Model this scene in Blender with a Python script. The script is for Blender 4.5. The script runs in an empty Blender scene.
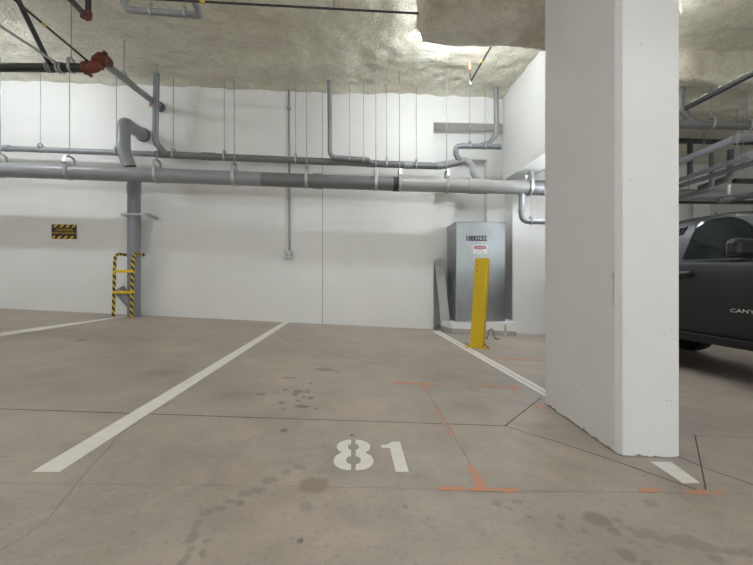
import bpy, bmesh, math, random
from mathutils import Vector, Matrix, noise
random.seed(7)
C = bpy.context.scene.collection
PI = math.pi
# ------------------------------------------------------------------ camera model (753 x 565)
F = 400.0; CXP = 376.5; CYP = 282.5; HC = 0.76
YAW = math.radians(3.505); SN, CS = math.sin(YAW), math.cos(YAW)
SLOPE = 0.055                      # the garage floor falls to the right
WY = 7.1                           # back wall
CE = 4.14                          # foam ceiling
def fz(x): return -SLOPE * x
def ray(px, py):
    xc = (px - CXP) / F; zc = (CYP - py) / F
    return Vector((xc * CS + SN, -xc * SN + CS, zc))
def P(px, py, Y):                  # point on the plane y = Y
    r = ray(px, py); t = Y / r.y
    return Vector((r.x * t, Y, HC + r.z * t))
def G(px, py, h=0.0):              # point on the sloping floor (h above it)
    r = ray(px, py)
    t = (h - HC) / (r.z + SLOPE * r.x)
    return Vector((r.x * t, r.y * t, HC + r.z * t))
# ------------------------------------------------------------------ materials
def new_mat(name):
    m = bpy.data.materials.new(name); m.use_nodes = True
    nt = m.node_tree
    return m, nt, nt.nodes['Principled BSDF']
def N(nt, typ, **kw):
    n = nt.nodes.new(typ)
    for k, v in kw.items(): setattr(n, k, v)
    return n
def mat(name, col, rough=0.5, metal=0.0, var=0.06, scale=6.0, bump=0.0, bscale=60.0, coat=0.0, spec=0.5):
    m, nt, b = new_mat(name)
    tc = N(nt, 'ShaderNodeTexCoord')
    no = N(nt, 'ShaderNodeTexNoise'); no.inputs['Scale'].default_value = scale; no.inputs['Detail'].default_value = 5
    nt.links.new(tc.outputs['Object'], no.inputs['Vector'])
    mx = N(nt, 'ShaderNodeMix', data_type='RGBA')
    mx.inputs['A'].default_value = (*[max(0, c * (1 - var * 1.6)) for c in col], 1)
    mx.inputs['B'].default_value = (*[min(1, c * (1 + var * 1.6)) for c in col], 1)
    nt.links.new(no.outputs['Fac'], mx.inputs['Factor'])
    nt.links.new(mx.outputs['Result'], b.inputs['Base Color'])
    b.inputs['Roughness'].default_value = rough
    b.inputs['Metallic'].default_value = metal
    b.inputs['Specular IOR Level'].default_value = spec
    b.inputs['Coat Weight'].default_value = coat
    if bump:
        n2 = N(nt, 'ShaderNodeTexNoise'); n2.inputs['Scale'].default_value = bscale; n2.inputs['Detail'].default_value = 6
        nt.links.new(tc.outputs['Object'], n2.inputs['Vector'])
        bp = N(nt, 'ShaderNodeBump'); bp.inputs['Strength'].default_value = bump; bp.inputs['Distance'].default_value = 0.02
        nt.links.new(n2.outputs['Fac'], bp.inputs['Height']); nt.links.new(bp.outputs['Normal'], b.inputs['Normal'])
    return m
def emis(name, col, s):
    m, nt, b = new_mat(name)
    b.inputs['Base Color'].default_value = (*col, 1)
    b.inputs['Emission Color'].default_value = (*col, 1)
    b.inputs['Emission Strength'].default_value = s
    return m
M = {}
M['wall'] = mat('white_painted_concrete', (0.80, 0.80, 0.79), 0.45, var=0.035, scale=1.6, bump=0.12, bscale=22)
M['wallseam'] = mat('wall_seam', (0.34, 0.34, 0.35), 0.8)
M['column'] = mat('column_paint', (0.79, 0.79, 0.795), 0.5, var=0.03, scale=2.5, bump=0.12, bscale=18)
M['rawconc'] = mat('raw_concrete', (0.26, 0.25, 0.225), 0.85, var=0.3, scale=35, bump=0.5, bscale=80)
M['pvc'] = mat('grey_pvc', (0.285, 0.29, 0.315), 0.33, var=0.06, scale=4)
M['pvcdark'] = mat('dark_grey_pvc', (0.16, 0.163, 0.17), 0.38, var=0.06, scale=4)
M['pvclight'] = mat('pale_grey_pvc', (0.34, 0.34, 0.34), 0.42, var=0.06, scale=4)
M['pvcblue'] = mat('blue_grey_pvc', (0.225, 0.238, 0.262), 0.36, var=0.06, scale=4)
M['rubber'] = mat('black_rubber', (0.03, 0.03, 0.032), 0.6)
M['blackpipe'] = mat('black_steel_pipe', (0.022, 0.022, 0.024), 0.38, spec=0.6)
M['greypipe'] = mat('grey_painted_pipe', (0.25, 0.275, 0.27), 0.4)
M['red'] = mat('rust_red_fitting', (0.15, 0.036, 0.020), 0.5, var=0.15, scale=20)
M['orange'] = mat('orange_cap', (0.55, 0.28, 0.16), 0.5)
M['yellowtag'] = mat('yellow_tag', (0.62, 0.46, 0.04), 0.5)
M['zinc'] = mat('zinc_steel', (0.46, 0.48, 0.47), 0.40, metal=0.6, var=0.1, scale=20)
M['rod'] = mat('threaded_rod', (0.34, 0.36, 0.36), 0.45, metal=0.4)
M['conduit'] = mat('grey_conduit', (0.30, 0.31, 0.32), 0.45, metal=0.3)
M['galv'] = mat('galvanised_sheet', (0.34, 0.36, 0.372), 0.30, metal=0.95, var=0.22, scale=2.2)
M['panel'] = mat('grey_sheet_panel', (0.50, 0.51, 0.52), 0.45, metal=0.3)
M['yellow'] = mat('yellow_paint', (0.74, 0.50, 0.010), 0.42, var=0.06, scale=7)
M['signblack'] = mat('sign_black', (0.012, 0.013, 0.018), 0.45)
M['signyellow'] = mat('sign_yellow', (0.70, 0.45, 0.03), 0.5)
M['signwhite'] = mat('sign_white', (0.80, 0.80, 0.82), 0.45)
M['signred'] = mat('sign_red', (0.50, 0.05, 0.06), 0.45)
M['steeldark'] = mat('dull_steel', (0.22, 0.22, 0.22), 0.5, metal=0.6)
M['linepaint'] = mat('white_line_paint', (0.80, 0.775, 0.735), 0.6, var=0.07, scale=18)
M['orangepaint'] = None
M['crack'] = mat('slab_joint', (0.10, 0.085, 0.072), 0.9, var=0.25, scale=12)  # dark brown of the joints cut in the slab
M['hair'] = mat('hairline_crack', (0.235, 0.215, 0.19), 0.9, var=0.3, scale=9)
M['truckpaint'] = mat('charcoal_car_paint', (0.009, 0.0095, 0.012), 0.44, metal=0.1, coat=0.0, spec=0.45, var=0.02)
M['glass'] = mat('tinted_glass', (0.006, 0.012, 0.012), 0.08, spec=0.14, var=0.02)
M['trimblack'] = mat('black_plastic_trim', (0.016, 0.016, 0.017), 0.5)
M['tyre'] = mat('tyre_rubber', (0.012, 0.012, 0.012), 0.75)
M['alloy'] = mat('alloy_wheel', (0.45, 0.45, 0.46), 0.35, metal=0.8)
M['chrome'] = mat('bright_badge_metal', (0.72, 0.72, 0.72), 0.25, metal=0.8)
M['lamp'] = mat('lamp_lens', (0.55, 0.56, 0.58), 0.12)
M['lampred'] = mat('tail_lamp_lens', (0.30, 0.015, 0.012), 0.15)
M['fixture'] = mat('white_lamp_housing', (0.75, 0.75, 0.74), 0.45)
M['tube'] = emis('lit_tube', (0.91, 0.965, 1.0), 66)
M['tubemid'] = emis('lit_tube_mid', (0.91, 0.965, 1.0), 52)
M['tubelow'] = emis('lit_tube_dim', (0.91, 0.965, 1.0), 40)

def foam_mat():
    m, nt, b = new_mat('spray_foam')
    tc = N(nt, 'ShaderNodeTexCoord')
    n1 = N(nt, 'ShaderNodeTexNoise'); n1.inputs['Scale'].default_value = 1.1; n1.inputs['Detail'].default_value = 4
    n2 = N(nt, 'ShaderNodeTexNoise'); n2.inputs['Scale'].default_value = 17; n2.inputs['Detail'].default_value = 7; n2.inputs['Roughness'].default_value = 0.65
    n3 = N(nt, 'ShaderNodeTexNoise'); n3.inputs['Scale'].default_value = 55; n3.inputs['Detail'].default_value = 6
    for n in (n1, n2, n3): nt.links.new(tc.outputs['Object'], n.inputs['Vector'])
    r = N(nt, 'ShaderNodeValToRGB')
    r.color_ramp.elements[0].position = 0.33; r.color_ramp.elements[0].color = (0.76, 0.71, 0.58, 1)
    r.color_ramp.elements[1].position = 0.66; r.color_ramp.elements[1].color = (0.90, 0.88, 0.75, 1)
    nt.links.new(n1.outputs['Fac'], r.inputs['Fac'])
    mx = N(nt, 'ShaderNodeMix', data_type='RGBA', blend_type='MULTIPLY'); mx.inputs['Factor'].default_value = 1
    r2 = N(nt, 'ShaderNodeValToRGB')
    r2.color_ramp.elements[0].position = 0.30; r2.color_ramp.elements[0].color = (0.84, 0.825, 0.78, 1)
    r2.color_ramp.elements[1].position = 0.55; r2.color_ramp.elements[1].color = (1, 1, 1, 1)
    nt.links.new(n2.outputs['Fac'], r2.inputs['Fac'])
    nt.links.new(r.outputs['Color'], mx.inputs['A']); nt.links.new(r2.outputs['Color'], mx.inputs['B'])
    nt.links.new(mx.outputs['Result'], b.inputs['Base Color'])
    b.inputs['Roughness'].default_value = 0.24; b.inputs['Specular IOR Level'].default_value = 0.75
    ad = N(nt, 'ShaderNodeMath', operation='ADD')
    nt.links.new(n2.outputs['Fac'], ad.inputs[0]); nt.links.new(n3.outputs['Fac'], ad.inputs[1])
    bp = N(nt, 'ShaderNodeBump'); bp.inputs['Strength'].default_value = 0.7; bp.inputs['Distance'].default_value = 0.04
    nt.links.new(ad.outputs[0], bp.inputs['Height']); nt.links.new(bp.outputs['Normal'], b.inputs['Normal'])
    return m
M['foam'] = foam_mat()

def stripe_mat():
    m, nt, b = new_mat('hazard_stripe_paint')
    tc = N(nt, 'ShaderNodeTexCoord'); sp = N(nt, 'ShaderNodeSeparateXYZ')
    nt.links.new(tc.outputs['Object'], sp.inputs[0])
    a = N(nt, 'ShaderNodeMath', operation='ADD'); nt.links.new(sp.outputs['Z'], a.inputs[0]); nt.links.new(sp.outputs['Y'], a.inputs[1])
    k = N(nt, 'ShaderNodeMath', operation='MULTIPLY_ADD'); nt.links.new(sp.outputs['X'], k.inputs[0]); k.inputs[1].default_value = 1.0
    nt.links.new(a.outputs[0], k.inputs[2])
    d = N(nt, 'ShaderNodeMath', operation='DIVIDE'); nt.links.new(k.outputs[0], d.inputs[0]); d.inputs[1].default_value = 0.105
    f = N(nt, 'ShaderNodeMath', operation='FRACT'); nt.links.new(d.outputs[0], f.inputs[0])
    g = N(nt, 'ShaderNodeMath', operation='GREATER_THAN'); nt.links.new(f.outputs[0], g.inputs[0]); g.inputs[1].default_value = 0.5
    mx = N(nt, 'ShaderNodeMix', data_type='RGBA')
    mx.inputs['A'].default_value = (0.012, 0.012, 0.012, 1); mx.inputs['B'].default_value = (0.74, 0.48, 0.02, 1)
    nt.links.new(g.outputs[0], mx.inputs['Factor']); nt.links.new(mx.outputs['Result'], b.inputs['Base Color'])
    b.inputs['Roughness'].default_value = 0.45
    return m
M['stripe'] = stripe_mat()

def spray_mat():
    # faded spray-paint: worn through by noise so the concrete shows
    m, nt, b = new_mat('orange_marking_spray')
    tc = N(nt, 'ShaderNodeTexCoord')
    n = N(nt, 'ShaderNodeTexNoise'); n.inputs['Scale'].default_value = 22; n.inputs['Detail'].default_value = 5
    nt.links.new(tc.outputs['Object'], n.inputs['Vector'])
    r = N(nt, 'ShaderNodeValToRGB')
    r.color_ramp.elements[0].position = 0.40; r.color_ramp.elements[0].color = (0.40, 0.32, 0.26, 1)
    r.color_ramp.elements[1].position = 0.62; r.color_ramp.elements[1].color = (0.64, 0.265, 0.145, 1)
    nt.links.new(n.outputs['Fac'], r.inputs['Fac']); nt.links.new(r.outputs['Color'], b.inputs['Base Color'])
    b.inputs['Roughness'].default_value = 0.7
    return m
M['orangepaint'] = spray_mat()

# stains lying on the slab: (px, py, half width, half height, strength, kind)
ST = [(261,393.6,4.5,1.2,.6,0),(289,378,7,1,.5,0),(325,369.7,9,1.8,.6,0),(337,372.6,3,1,.4,0),(311,383,3,1,.5,0),(274,393,2.2,1.4,.45,0),
 (286.4,390,3,1.2,.6,0),(298.5,391.6,5.5,1.9,.65,0),(294,394.4,4,1.5,.6,0),(308,391.6,3.4,2,.5,0),(304,397,2,1.4,.6,0),(310.8,398,3,1.6,.7,0),
 (297.6,400.7,3,1,.5,0),(283,402.6,4,1,.6,0),(302,406.5,8.5,1.9,.7,0),(281.8,409,1.6,1.4,.6,0),(283,430,4,2.2,.65,0),(318,409,1.5,1,.5,0),
 (237,394,26,10,.30,1),(467,407,24,7,.28,1),(449,378,30,6,.25,1),(330,375,30,7,-.22,1),
 (298,466.6,6,2.4,.38,0),(284.5,471.6,6,2.6,.34,0),(269.6,481.6,7,3.4,.38,0),(258,490.5,6,3,.40,0),(246,494,7,3,.34,0),(239.7,502.5,4.5,3.5,.5,0),
 (231,501.5,6,3,.38,0),(220,508,7,3,.34,0),(208,513,7,4,.3,0),(198,525,6,5,.34,0),(191.6,537,7,6,.42,0),(186.6,551,6,4.5,.38,0),(180,561,6,5,.38,0),
 (208,542,5.5,3,.33,0),(201.5,555,5,3,.36,0),(316,486,17,7.5,.50,2),(309.5,505,8,4,.34,3),(302,539,1.6,2.6,.7,0),(405.7,505,3,3,.4,0),
 (595,519,11,7,.46,0),(611.6,530.5,6.5,4,.42,0),(562.5,516,5,2.6,.35,0),(556,524,4,2,.3,0),(582,530.5,4,2.4,.35,0),(626,555,9,5.5,.45,0),
 (631,529,7,3,.32,0),(643,536,9,4,.34,0),(651,532,9,3,.3,0),(660.7,540,8,4,.36,0),(683.6,542,17,5.5,.34,0),(706,548,14,4.5,.34,0),(729,551,9,3.4,.4,0),
 (747,553,8,4,.42,0),(715,560,9,4,.36,0),(648,562,6,3,.4,0),(615,520,5,2.6,.4,0),(651,503,8,3.4,.36,2),(498,503,5,3,.36,0),(511,508,4,2.6,.34,0),
 (516.6,501,5,2.4,.34,0),(532,519,4,2,.4,0),(352,435,3,1.4,.75,0),(82,340,5,1.1,.6,0),(347,466,11,4.5,.18,1),(160,372,24,4,.2,1),(540,425,26,4,.25,1),(590,470,30,9,.16,1)]
def floor_mat():
    m, nt, b = new_mat('worn_concrete_slab')
    L = nt.links.new
    geo = N(nt, 'ShaderNodeNewGeometry')
    def noise_(scale, det, rough=0.55, dist=0.0):
        n = N(nt, 'ShaderNodeTexNoise'); n.inputs['Scale'].default_value = scale; n.inputs['Detail'].default_value = det
        n.inputs['Roughness'].default_value = rough; n.inputs['Distortion'].default_value = dist
        L(geo.outputs['Position'], n.inputs['Vector']); return n
    big = noise_(0.55, 4, 0.6, 0.4); mid = noise_(3.2, 7, 0.65, 0.3); fine = noise_(48, 8, 0.7)
    r = N(nt, 'ShaderNodeValToRGB')
    r.color_ramp.elements[0].position = 0.34; r.color_ramp.elements[0].color = (0.355, 0.315, 0.280, 1)
    r.color_ramp.elements[1].position = 0.66; r.color_ramp.elements[1].color = (0.490, 0.418, 0.354, 1)
    L(big.outputs['Fac'], r.inputs['Fac'])
    r2 = N(nt, 'ShaderNodeValToRGB')
    r2.color_ramp.elements[0].position = 0.28; r2.color_ramp.elements[0].color = (0.74, 0.72, 0.70, 1)
    r2.color_ramp.elements[1].position = 0.62; r2.color_ramp.elements[1].color = (1.04, 1.03, 1.02, 1)
    L(mid.outputs['Fac'], r2.inputs['Fac'])
    mx = N(nt, 'ShaderNodeMix', data_type='RGBA', blend_type='MULTIPLY'); mx.inputs['Factor'].default_value = 1
    L(r.outputs['Color'], mx.inputs['A']); L(r2.outputs['Color'], mx.inputs['B'])
    r3 = N(nt, 'ShaderNodeValToRGB')
    r3.color_ramp.elements[0].position = 0.30; r3.color_ramp.elements[0].color = (0.72, 0.71, 0.70, 1)
    r3.color_ramp.elements[1].position = 0.46; r3.color_ramp.elements[1].color = (1, 1, 1, 1)
    L(fine.outputs['Fac'], r3.inputs['Fac'])
    mx3 = N(nt, 'ShaderNodeMix', data_type='RGBA', blend_type='MULTIPLY'); mx3.inputs['Factor'].default_value = 0.9
    L(mx.outputs['Result'], mx3.inputs['A']); L(r3.outputs['Color'], mx3.inputs['B'])
    # warped position for ragged stain outlines
    wn = noise_(9, 4, 0.6); 
    sub = N(nt, 'ShaderNodeVectorMath', operation='SUBTRACT'); L(wn.outputs['Color'], sub.inputs[0]); sub.inputs[1].default_value = (.5, .5, .5)
    scl = N(nt, 'ShaderNodeVectorMath', operation='SCALE'); L(sub.outputs[0], scl.inputs[0]); scl.inputs['Scale'].default_value = 0.09
    wp = N(nt, 'ShaderNodeVectorMath', operation='ADD'); L(geo.outputs['Position'], wp.inputs[0]); L(scl.outputs[0], wp.inputs[1])
    outs = {0: None, 1: None, 2: None, 3: None, 4: None}
    for (px, py, rx, ry, s, kind) in ST:
        c = G(px, py); a = G(px - rx, py); bb = G(px, py - ry); d = G(px, py + ry)
        wx = max((c - a).length, 0.012); wy = max((bb - d).length / 2, 0.012)
        v = N(nt, 'ShaderNodeVectorMath', operation='SUBTRACT'); L(wp.outputs[0], v.inputs[0]); v.inputs[1].default_value = c
        v2 = N(nt, 'ShaderNodeVectorMath', operation='MULTIPLY'); L(v.outputs[0], v2.inputs[0]); v2.inputs[1].default_value = (1 / wx, 1 / wy, 0)
        ln = N(nt, 'ShaderNodeVectorMath', operation='LENGTH'); L(v2.outputs[0], ln.inputs[0])
        mr = N(nt, 'ShaderNodeMapRange'); mr.interpolation_type = 'SMOOTHSTEP'
        soft = kind in (1,)
        mr.inputs['From Min'].default_value = 0.0 if soft else 0.62
        mr.inputs['From Max'].default_value = 1.6 if soft else 1.25
        mr.inputs['To Min'].default_value = abs(s) * (.82 if abs(s) < .46 else 1); mr.inputs['To Max'].default_value = 0
        L(ln.outputs['Value'], mr.inputs['Value'])
        k = 0 if kind == 1 else kind
        if s < 0: k = 4
        if outs[k] is None: outs[k] = mr.outputs[0]
        else:
            mxm = N(nt, 'ShaderNodeMath', operation='MAXIMUM'); L(outs[k], mxm.inputs[0]); L(mr.outputs[0], mxm.inputs[1]); outs[k] = mxm.outputs[0]
    cur = mx3.outputs['Result']
    for k, colr in ((0, (0.105, 0.092, 0.076, 1)), (2, (0.19, 0.13, 0.075, 1)), (3, (0.15, 0.145, 0.155, 1)), (4, (0.52, 0.49, 0.46, 1))):
        if outs[k] is None: continue
        q = N(nt, 'ShaderNodeMix', data_type='RGBA'); L(outs[k], q.inputs['Factor']); L(cur, q.inputs['A']); q.inputs['B'].default_value = colr
        cur = q.outputs['Result']
    L(cur, b.inputs['Base Color'])
    rr = N(nt, 'ShaderNodeMapRange'); L(mid.outputs['Fac'], rr.inputs['Value'])
    rr.inputs['From Min'].default_value = .3; rr.inputs['From Max'].default_value = .7; rr.inputs['To Min'].default_value = .42; rr.inputs['To Max'].default_value = .62
    L(rr.outputs[0], b.inputs['Roughness'])
    bp = N(nt, 'ShaderNodeBump'); bp.inputs['Strength'].default_value = 0.12; bp.inputs['Distance'].default_value = 0.01
    L(fine.outputs['Fac'], bp.inputs['Height']); L(bp.outputs['Normal'], b.inputs['Normal'])
    return m
M['floor'] = floor_mat()
# ------------------------------------------------------------------ mesh helpers
def obj(name, bm, m, parent=None, smooth=False, bevel=0.0):
    me = bpy.data.meshes.new(name)
    bmesh.ops.recalc_face_normals(bm, faces=bm.faces)
    bm.to_mesh(me); bm.free()
    for mm in (m if isinstance(m, (list, tuple)) else [m]): me.materials.append(mm)
    o = bpy.data.objects.new(name, me); C.objects.link(o)
    if parent: o.parent = parent
    if smooth:
        for p in me.polygons: p.use_smooth = True
        md = o.modifiers.new('es', 'EDGE_SPLIT'); md.split_angle = math.radians(40)
    if bevel:
        md = o.modifiers.new('bv', 'BEVEL'); md.width = bevel; md.segments = 2; md.limit_method = 'ANGLE'
    return o
def tag(o, label, cat, group=None):
    o['label'] = label; o['category'] = cat
    if group: o['group'] = group
    return o
def struct(o): o['kind'] = 'structure'; return o
def empty(name, loc, label, cat, group=None, rot=(0, 0, 0)):
    o = bpy.data.objects.new(name, None); C.objects.link(o); o.location = loc; o.rotation_euler = rot
    o.empty_display_size = .1
    return tag(o, label, cat, group)
def rebase(o, loc):               # move a mesh's origin to loc without moving it
    loc = Vector(loc); o.data.transform(Matrix.Translation(-loc)); o.location = loc; return o
def under(o, parent):             # parent, geometry already given in world space
    o.parent = parent; o.matrix_parent_inverse = Matrix.LocRotScale(parent.location, parent.rotation_euler.to_quaternion(), None).inverted(); return o
def box(bm, x0, x1, y0, y1, z0, z1, mi=0):
    v = [bm.verts.new((x, y, z)) for x in (x0, x1) for y in (y0, y1) for z in (z0, z1)]
    for q in ((0, 1, 3, 2), (4, 6, 7, 5), (0, 4, 5, 1), (2, 3, 7, 6), (0, 2, 6, 4), (1, 5, 7, 3)):
        f = bm.faces.new([v[i] for i in q]); f.material_index = mi
    return v
def prism(bm, pts, vec, mi=0):    # extrude polygon by vec
    vec = Vector(vec)
    a = [bm.verts.new(p) for p in pts]; b = [bm.verts.new(Vector(p) + vec) for p in pts]
    n = len(pts)
    f = bm.faces.new(a); f.material_index = mi; f = bm.faces.new(b[::-1]); f.material_index = mi
    for i in range(n):
        f = bm.faces.new((a[i], b[i], b[(i + 1) % n], a[(i + 1) % n])); f.material_index = mi
def fillet(pts, r, n=7):
    pts = [Vector(p) for p in pts]; out = [pts[0]]
    for i in range(1, len(pts) - 1):
        a, b, c = pts[i - 1], pts[i], pts[i + 1]
        u = (a - b); w = (c - b); rr = min(r, u.length * .48, w.length * .48)
        p0 = b + u.normalized() * rr; p2 = b + w.normalized() * rr
        for k in range(n + 1):
            t = k / n; out.append(p0 * (1 - t) ** 2 + b * 2 * t * (1 - t) + p2 * t * t)
    out.append(pts[-1]); return out
def sweep(bm, path, r, seg=18, caps=True):
    path = [Vector(p) for p in path]
    t0 = (path[1] - path[0]).normalized()
    up = Vector((0, 0, 1)) if abs(t0.z) < .9 else Vector((0, 1, 0))
    nrm = (up - t0 * up.dot(t0)).normalized(); rings = []
    for i, p in enumerate(path):
        if i == 0: t = t0
        elif i == len(path) - 1: t = (path[-1] - path[-2]).normalized()
        else: t = ((path[i + 1] - p).normalized() + (p - path[i - 1]).normalized()).normalized()
        nrm = (nrm - t * nrm.dot(t)).normalized(); bn = t.cross(nrm)
        rings.append([bm.verts.new(p + nrm * (r * math.cos(2 * PI * k / seg)) + bn * (r * math.sin(2 * PI * k / seg))) for k in range(seg)])
    for a, b in zip(rings, rings[1:]):
        for k in range(seg): bm.faces.new((a[k], a[(k + 1) % seg], b[(k + 1) % seg], b[k]))
    if caps: bm.faces.new(rings[0][::-1]); bm.faces.new(rings[-1])
def tube(name, pts, r, m, label=None, cat=None, group=None, parent=None, fr=0.0, seg=18, base=None):
    bm = bmesh.new(); sweep(bm, fillet(pts, fr) if fr else pts, r, seg)
    o = obj(name, bm, m, smooth=True)
    if label:
        rebase(o, base or pts[0]); tag(o, label, cat, group)
    if parent: under(o, parent)
    return o
def collar(name, a, b, r, m, parent, seg=20):      # coupling sleeve between two points of a pipe
    bm = bmesh.new(); sweep(bm, [Vector(a), Vector(b)], r, seg)
    return under(obj(name, bm, m, smooth=True), parent)
def along(a, b, t): return Vector(a).lerp(Vector(b), t)
def text(name, s, size, mw, m, parent, ext=0.0012, align='CENTER', sx=1.0, bold=0.0):
    cu = bpy.data.curves.new(name, 'FONT'); cu.body = s; cu.size = size; cu.align_x = align; cu.align_y = 'CENTER'; cu.extrude = ext
    cu.resolution_u = 3; cu.offset = bold
    t = bpy.data.objects.new(name + '_src', cu); C.objects.link(t)
    bpy.context.view_layer.update()
    me = bpy.data.meshes.new_from_object(t.evaluated_get(bpy.context.evaluated_depsgraph_get()))
    bpy.data.objects.remove(t); bpy.data.curves.remove(cu)
    me.transform(mw @ Matrix.Diagonal((sx, 1, 1, 1))); me.materials.clear(); me.materials.append(m); me.name = name
    o = bpy.data.objects.new(name, me); C.objects.link(o)
    return under(o, parent)
FRONT = Matrix.Rotation(PI / 2, 4, 'X')            # text facing -Y
# ------------------------------------------------------------------ setting
XL, XR, YB, YF = -9.5, 10.0, -7.0, 10.6
bm = bmesh.new()
vs = [bm.verts.new((x, y, fz(x))) for x, y in ((XL, YB), (XR, YB), (XR, YF), (XL, YF))]
bm.faces.new(vs)
def ribbon(bm, pts, w, mi, h):
    pts = [G(*p) if len(p) == 2 else Vector(p) for p in pts]
    L = []; 
    for i, p in enumerate(pts):
        t = (pts[min(i + 1, len(pts) - 1)] - pts[max(i - 1, 0)]).normalized(); n = Vector((-t.y, t.x, 0)).normalized()
        ww = w * (0.75 + 0.5 * random.random())
        q = []
        for s in (-1, 1):
            v = p + n * ww * .5 * s; v.z = fz(v.x) + h; q.append(bm.verts.new(v))
        L.append(q)
    for a, b in zip(L, L[1:]):
        f = bm.faces.new((a[0], b[0], b[1], a[1])); f.material_index = mi
def dens(pts, k, jit):            # denser, slightly wandering version of a pixel polyline
    out = []
    for a, b in zip(pts, pts[1:]):
        for i in range(k):
            t = i / k; out.append((a[0] + (b[0] - a[0]) * t + random.uniform(-jit, jit), a[1] + (b[1] - a[1]) * t + random.uniform(-jit, jit) * .6))
    out.append(pts[-1]); return out
ribbon(bm, dens([(-400, 394), (0, 409), (250, 417.5), (505, 426)], 4, .15), .010, 1, .0010)
ribbon(bm, [(505, 426), (541, 398)], .009, 1, .0011)
ribbon(bm, dens([(505, 426), (560, 443), (612, 460), (660, 477), (707, 493.5)], 2, .2), .008, 1, .0010)
ribbon(bm, [(706.5, 493.5), (702, 470), (695, 435.6)], .006, 1, .0011)
ribbon(bm, dens([(679, 457), (702, 467), (753, 485), (800, 500)], 3, .3), .008, 1, .0010)
ribbon(bm, dens([(680, 431.5), (695, 435.5), (753, 438), (800, 440)], 2, .2), .006, 2, .0009)
ribbon(bm, dens([(-500, 478), (0, 483.5), (150, 485), (320, 487), (430, 489), (520, 491), (706, 493.5), (800, 495)], 3, .2), .0025, 2, .0008)
ribbon(bm, dens([(273, 329), (288, 342), (347, 357), (420, 376), (470, 389), (503, 398), (545, 409)], 4, .5), .006, 2, .0009)
ribbon(bm, dens([(128, 428), (95, 462), (73, 488), (50, 517), (20, 540), (-10, 555)], 5, 1.2), .0032, 2, .0009)
ribbon(bm, dens([(185, 398), (160, 408), (128, 428)], 4, .8), .0032, 2, .0009)
ribbon(bm, dens([(424, 386), (440, 412), (455, 437), (470, 463), (490, 492)], 3, .3), .004, 2, .0008)
ribbon(bm, dens([(288, 331), (305, 335), (330, 331)], 3, .4), .006, 2, .0009)
struct(obj('floor', bm, [M['floor'], M['crack'], M['hair']]))

# back wall with the niche, its lintel and a shallower opening behind the equipment cabinet
T = .35
NX0 = P(433.5, 300, WY).x; NX1 = P(512.5, 300, WY).x; NZ = P(460, 123, WY).z; NY = 7.44
IX0 = P(455.5, 190, NY).x; IX1 = P(487, 190, NY).x; IZ = P(470, 159.5, NY).z; IY = 7.64
WXE = 4.15
bm = bmesh.new()
box(bm, XL, NX0, WY, WY + 1.0, -1.2, CE + .3)
box(bm, NX0, NX1, WY, WY + 1.0, NZ, CE + .3)
box(bm, NX1, WXE, WY, WY + 1.0, -1.2, CE + .3)
box(bm, NX0, IX0, NY, WY + 1.0, -1.2, NZ); box(bm, IX1, NX1, NY, WY + 1.0, -1.2, NZ); box(bm, IX0, IX1, NY, WY + 1.0, IZ, NZ)
box(bm, IX0, IX1, IY, WY + 1.0, -1.2, IZ)
sx = P(322.5, 200, WY).x
box(bm, sx - .006, sx + .006, WY - .002, WY + .01, fz(sx), CE, 1)
struct(obj('wall_back', bm, [M['wall'], M['wallseam']]))
bm = bmesh.new(); box(bm, XL - .3, XL, YB, YF, -1.2, CE + .3); struct(obj('wall_left', bm, M['wall']))
bm = bmesh.new(); box(bm, XR, XR + .3, YB, YF, -1.2, CE + .3); struct(obj('wall_right', bm, M['wall']))
bm = bmesh.new(); box(bm, XL - .3, XR + .3, YB - .3, YB, -1.2, CE + .3); struct(obj('wall_front', bm, M['wall']))
bm = bmesh.new(); box(bm, WXE, XR + .3, YF, YF + .3, -1.2, CE + .3); struct(obj('wall_far', bm, M['wall']))
BX = 2.73; BZ = HC + 1.842
bm = bmesh.new(); box(bm, BX, BX + .42, 4.5, WY, BZ, CE + .2); struct(obj('trim_1', bm, M['wall']))   # white downstand beam

def disp(p, amp):
    a = noise.fractal(p * 2.1, 1.0, 2.0, 4); b = noise.noise(p * 9.0); c = noise.noise(p * 0.6 + Vector((5, 3, 1)))
    d = noise.noise(p * 4.6 + Vector((1, 7, 2)))
    return amp * (a * .8 + b * .45 + c * .8 + d * .7)
bm = bmesh.new()
step = .055; nx = int((XR - XL) / step); ny = int((YF - YB) / step); grid = []
for j in range(ny + 1):
    row = []
    y = YB + (YF - YB) * j / ny
    for i in range(nx + 1):
        x = XL + (XR - XL) * i / nx
        z = CE + disp(Vector((x, y, 0)), .035) - .010 * min(x, 0)
        if y > 6.95 and x < BX: z -= max(0, .03 * (1 - abs(y - WY) / .2))
        if y > 6.5 and x > BX: z -= .10 * min(1, (y - 6.5) / .25)
        row.append(bm.verts.new((x, y, z)))
    grid.append(row)
for j in range(ny):
    for i in range(nx): bm.faces.new((grid[j][i], grid[j][i + 1], grid[j + 1][i + 1], grid[j + 1][i]))
ce = struct(obj('ceiling', bm, M['foam']))
for p in ce.data.polygons: p.use_smooth = True

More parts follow.
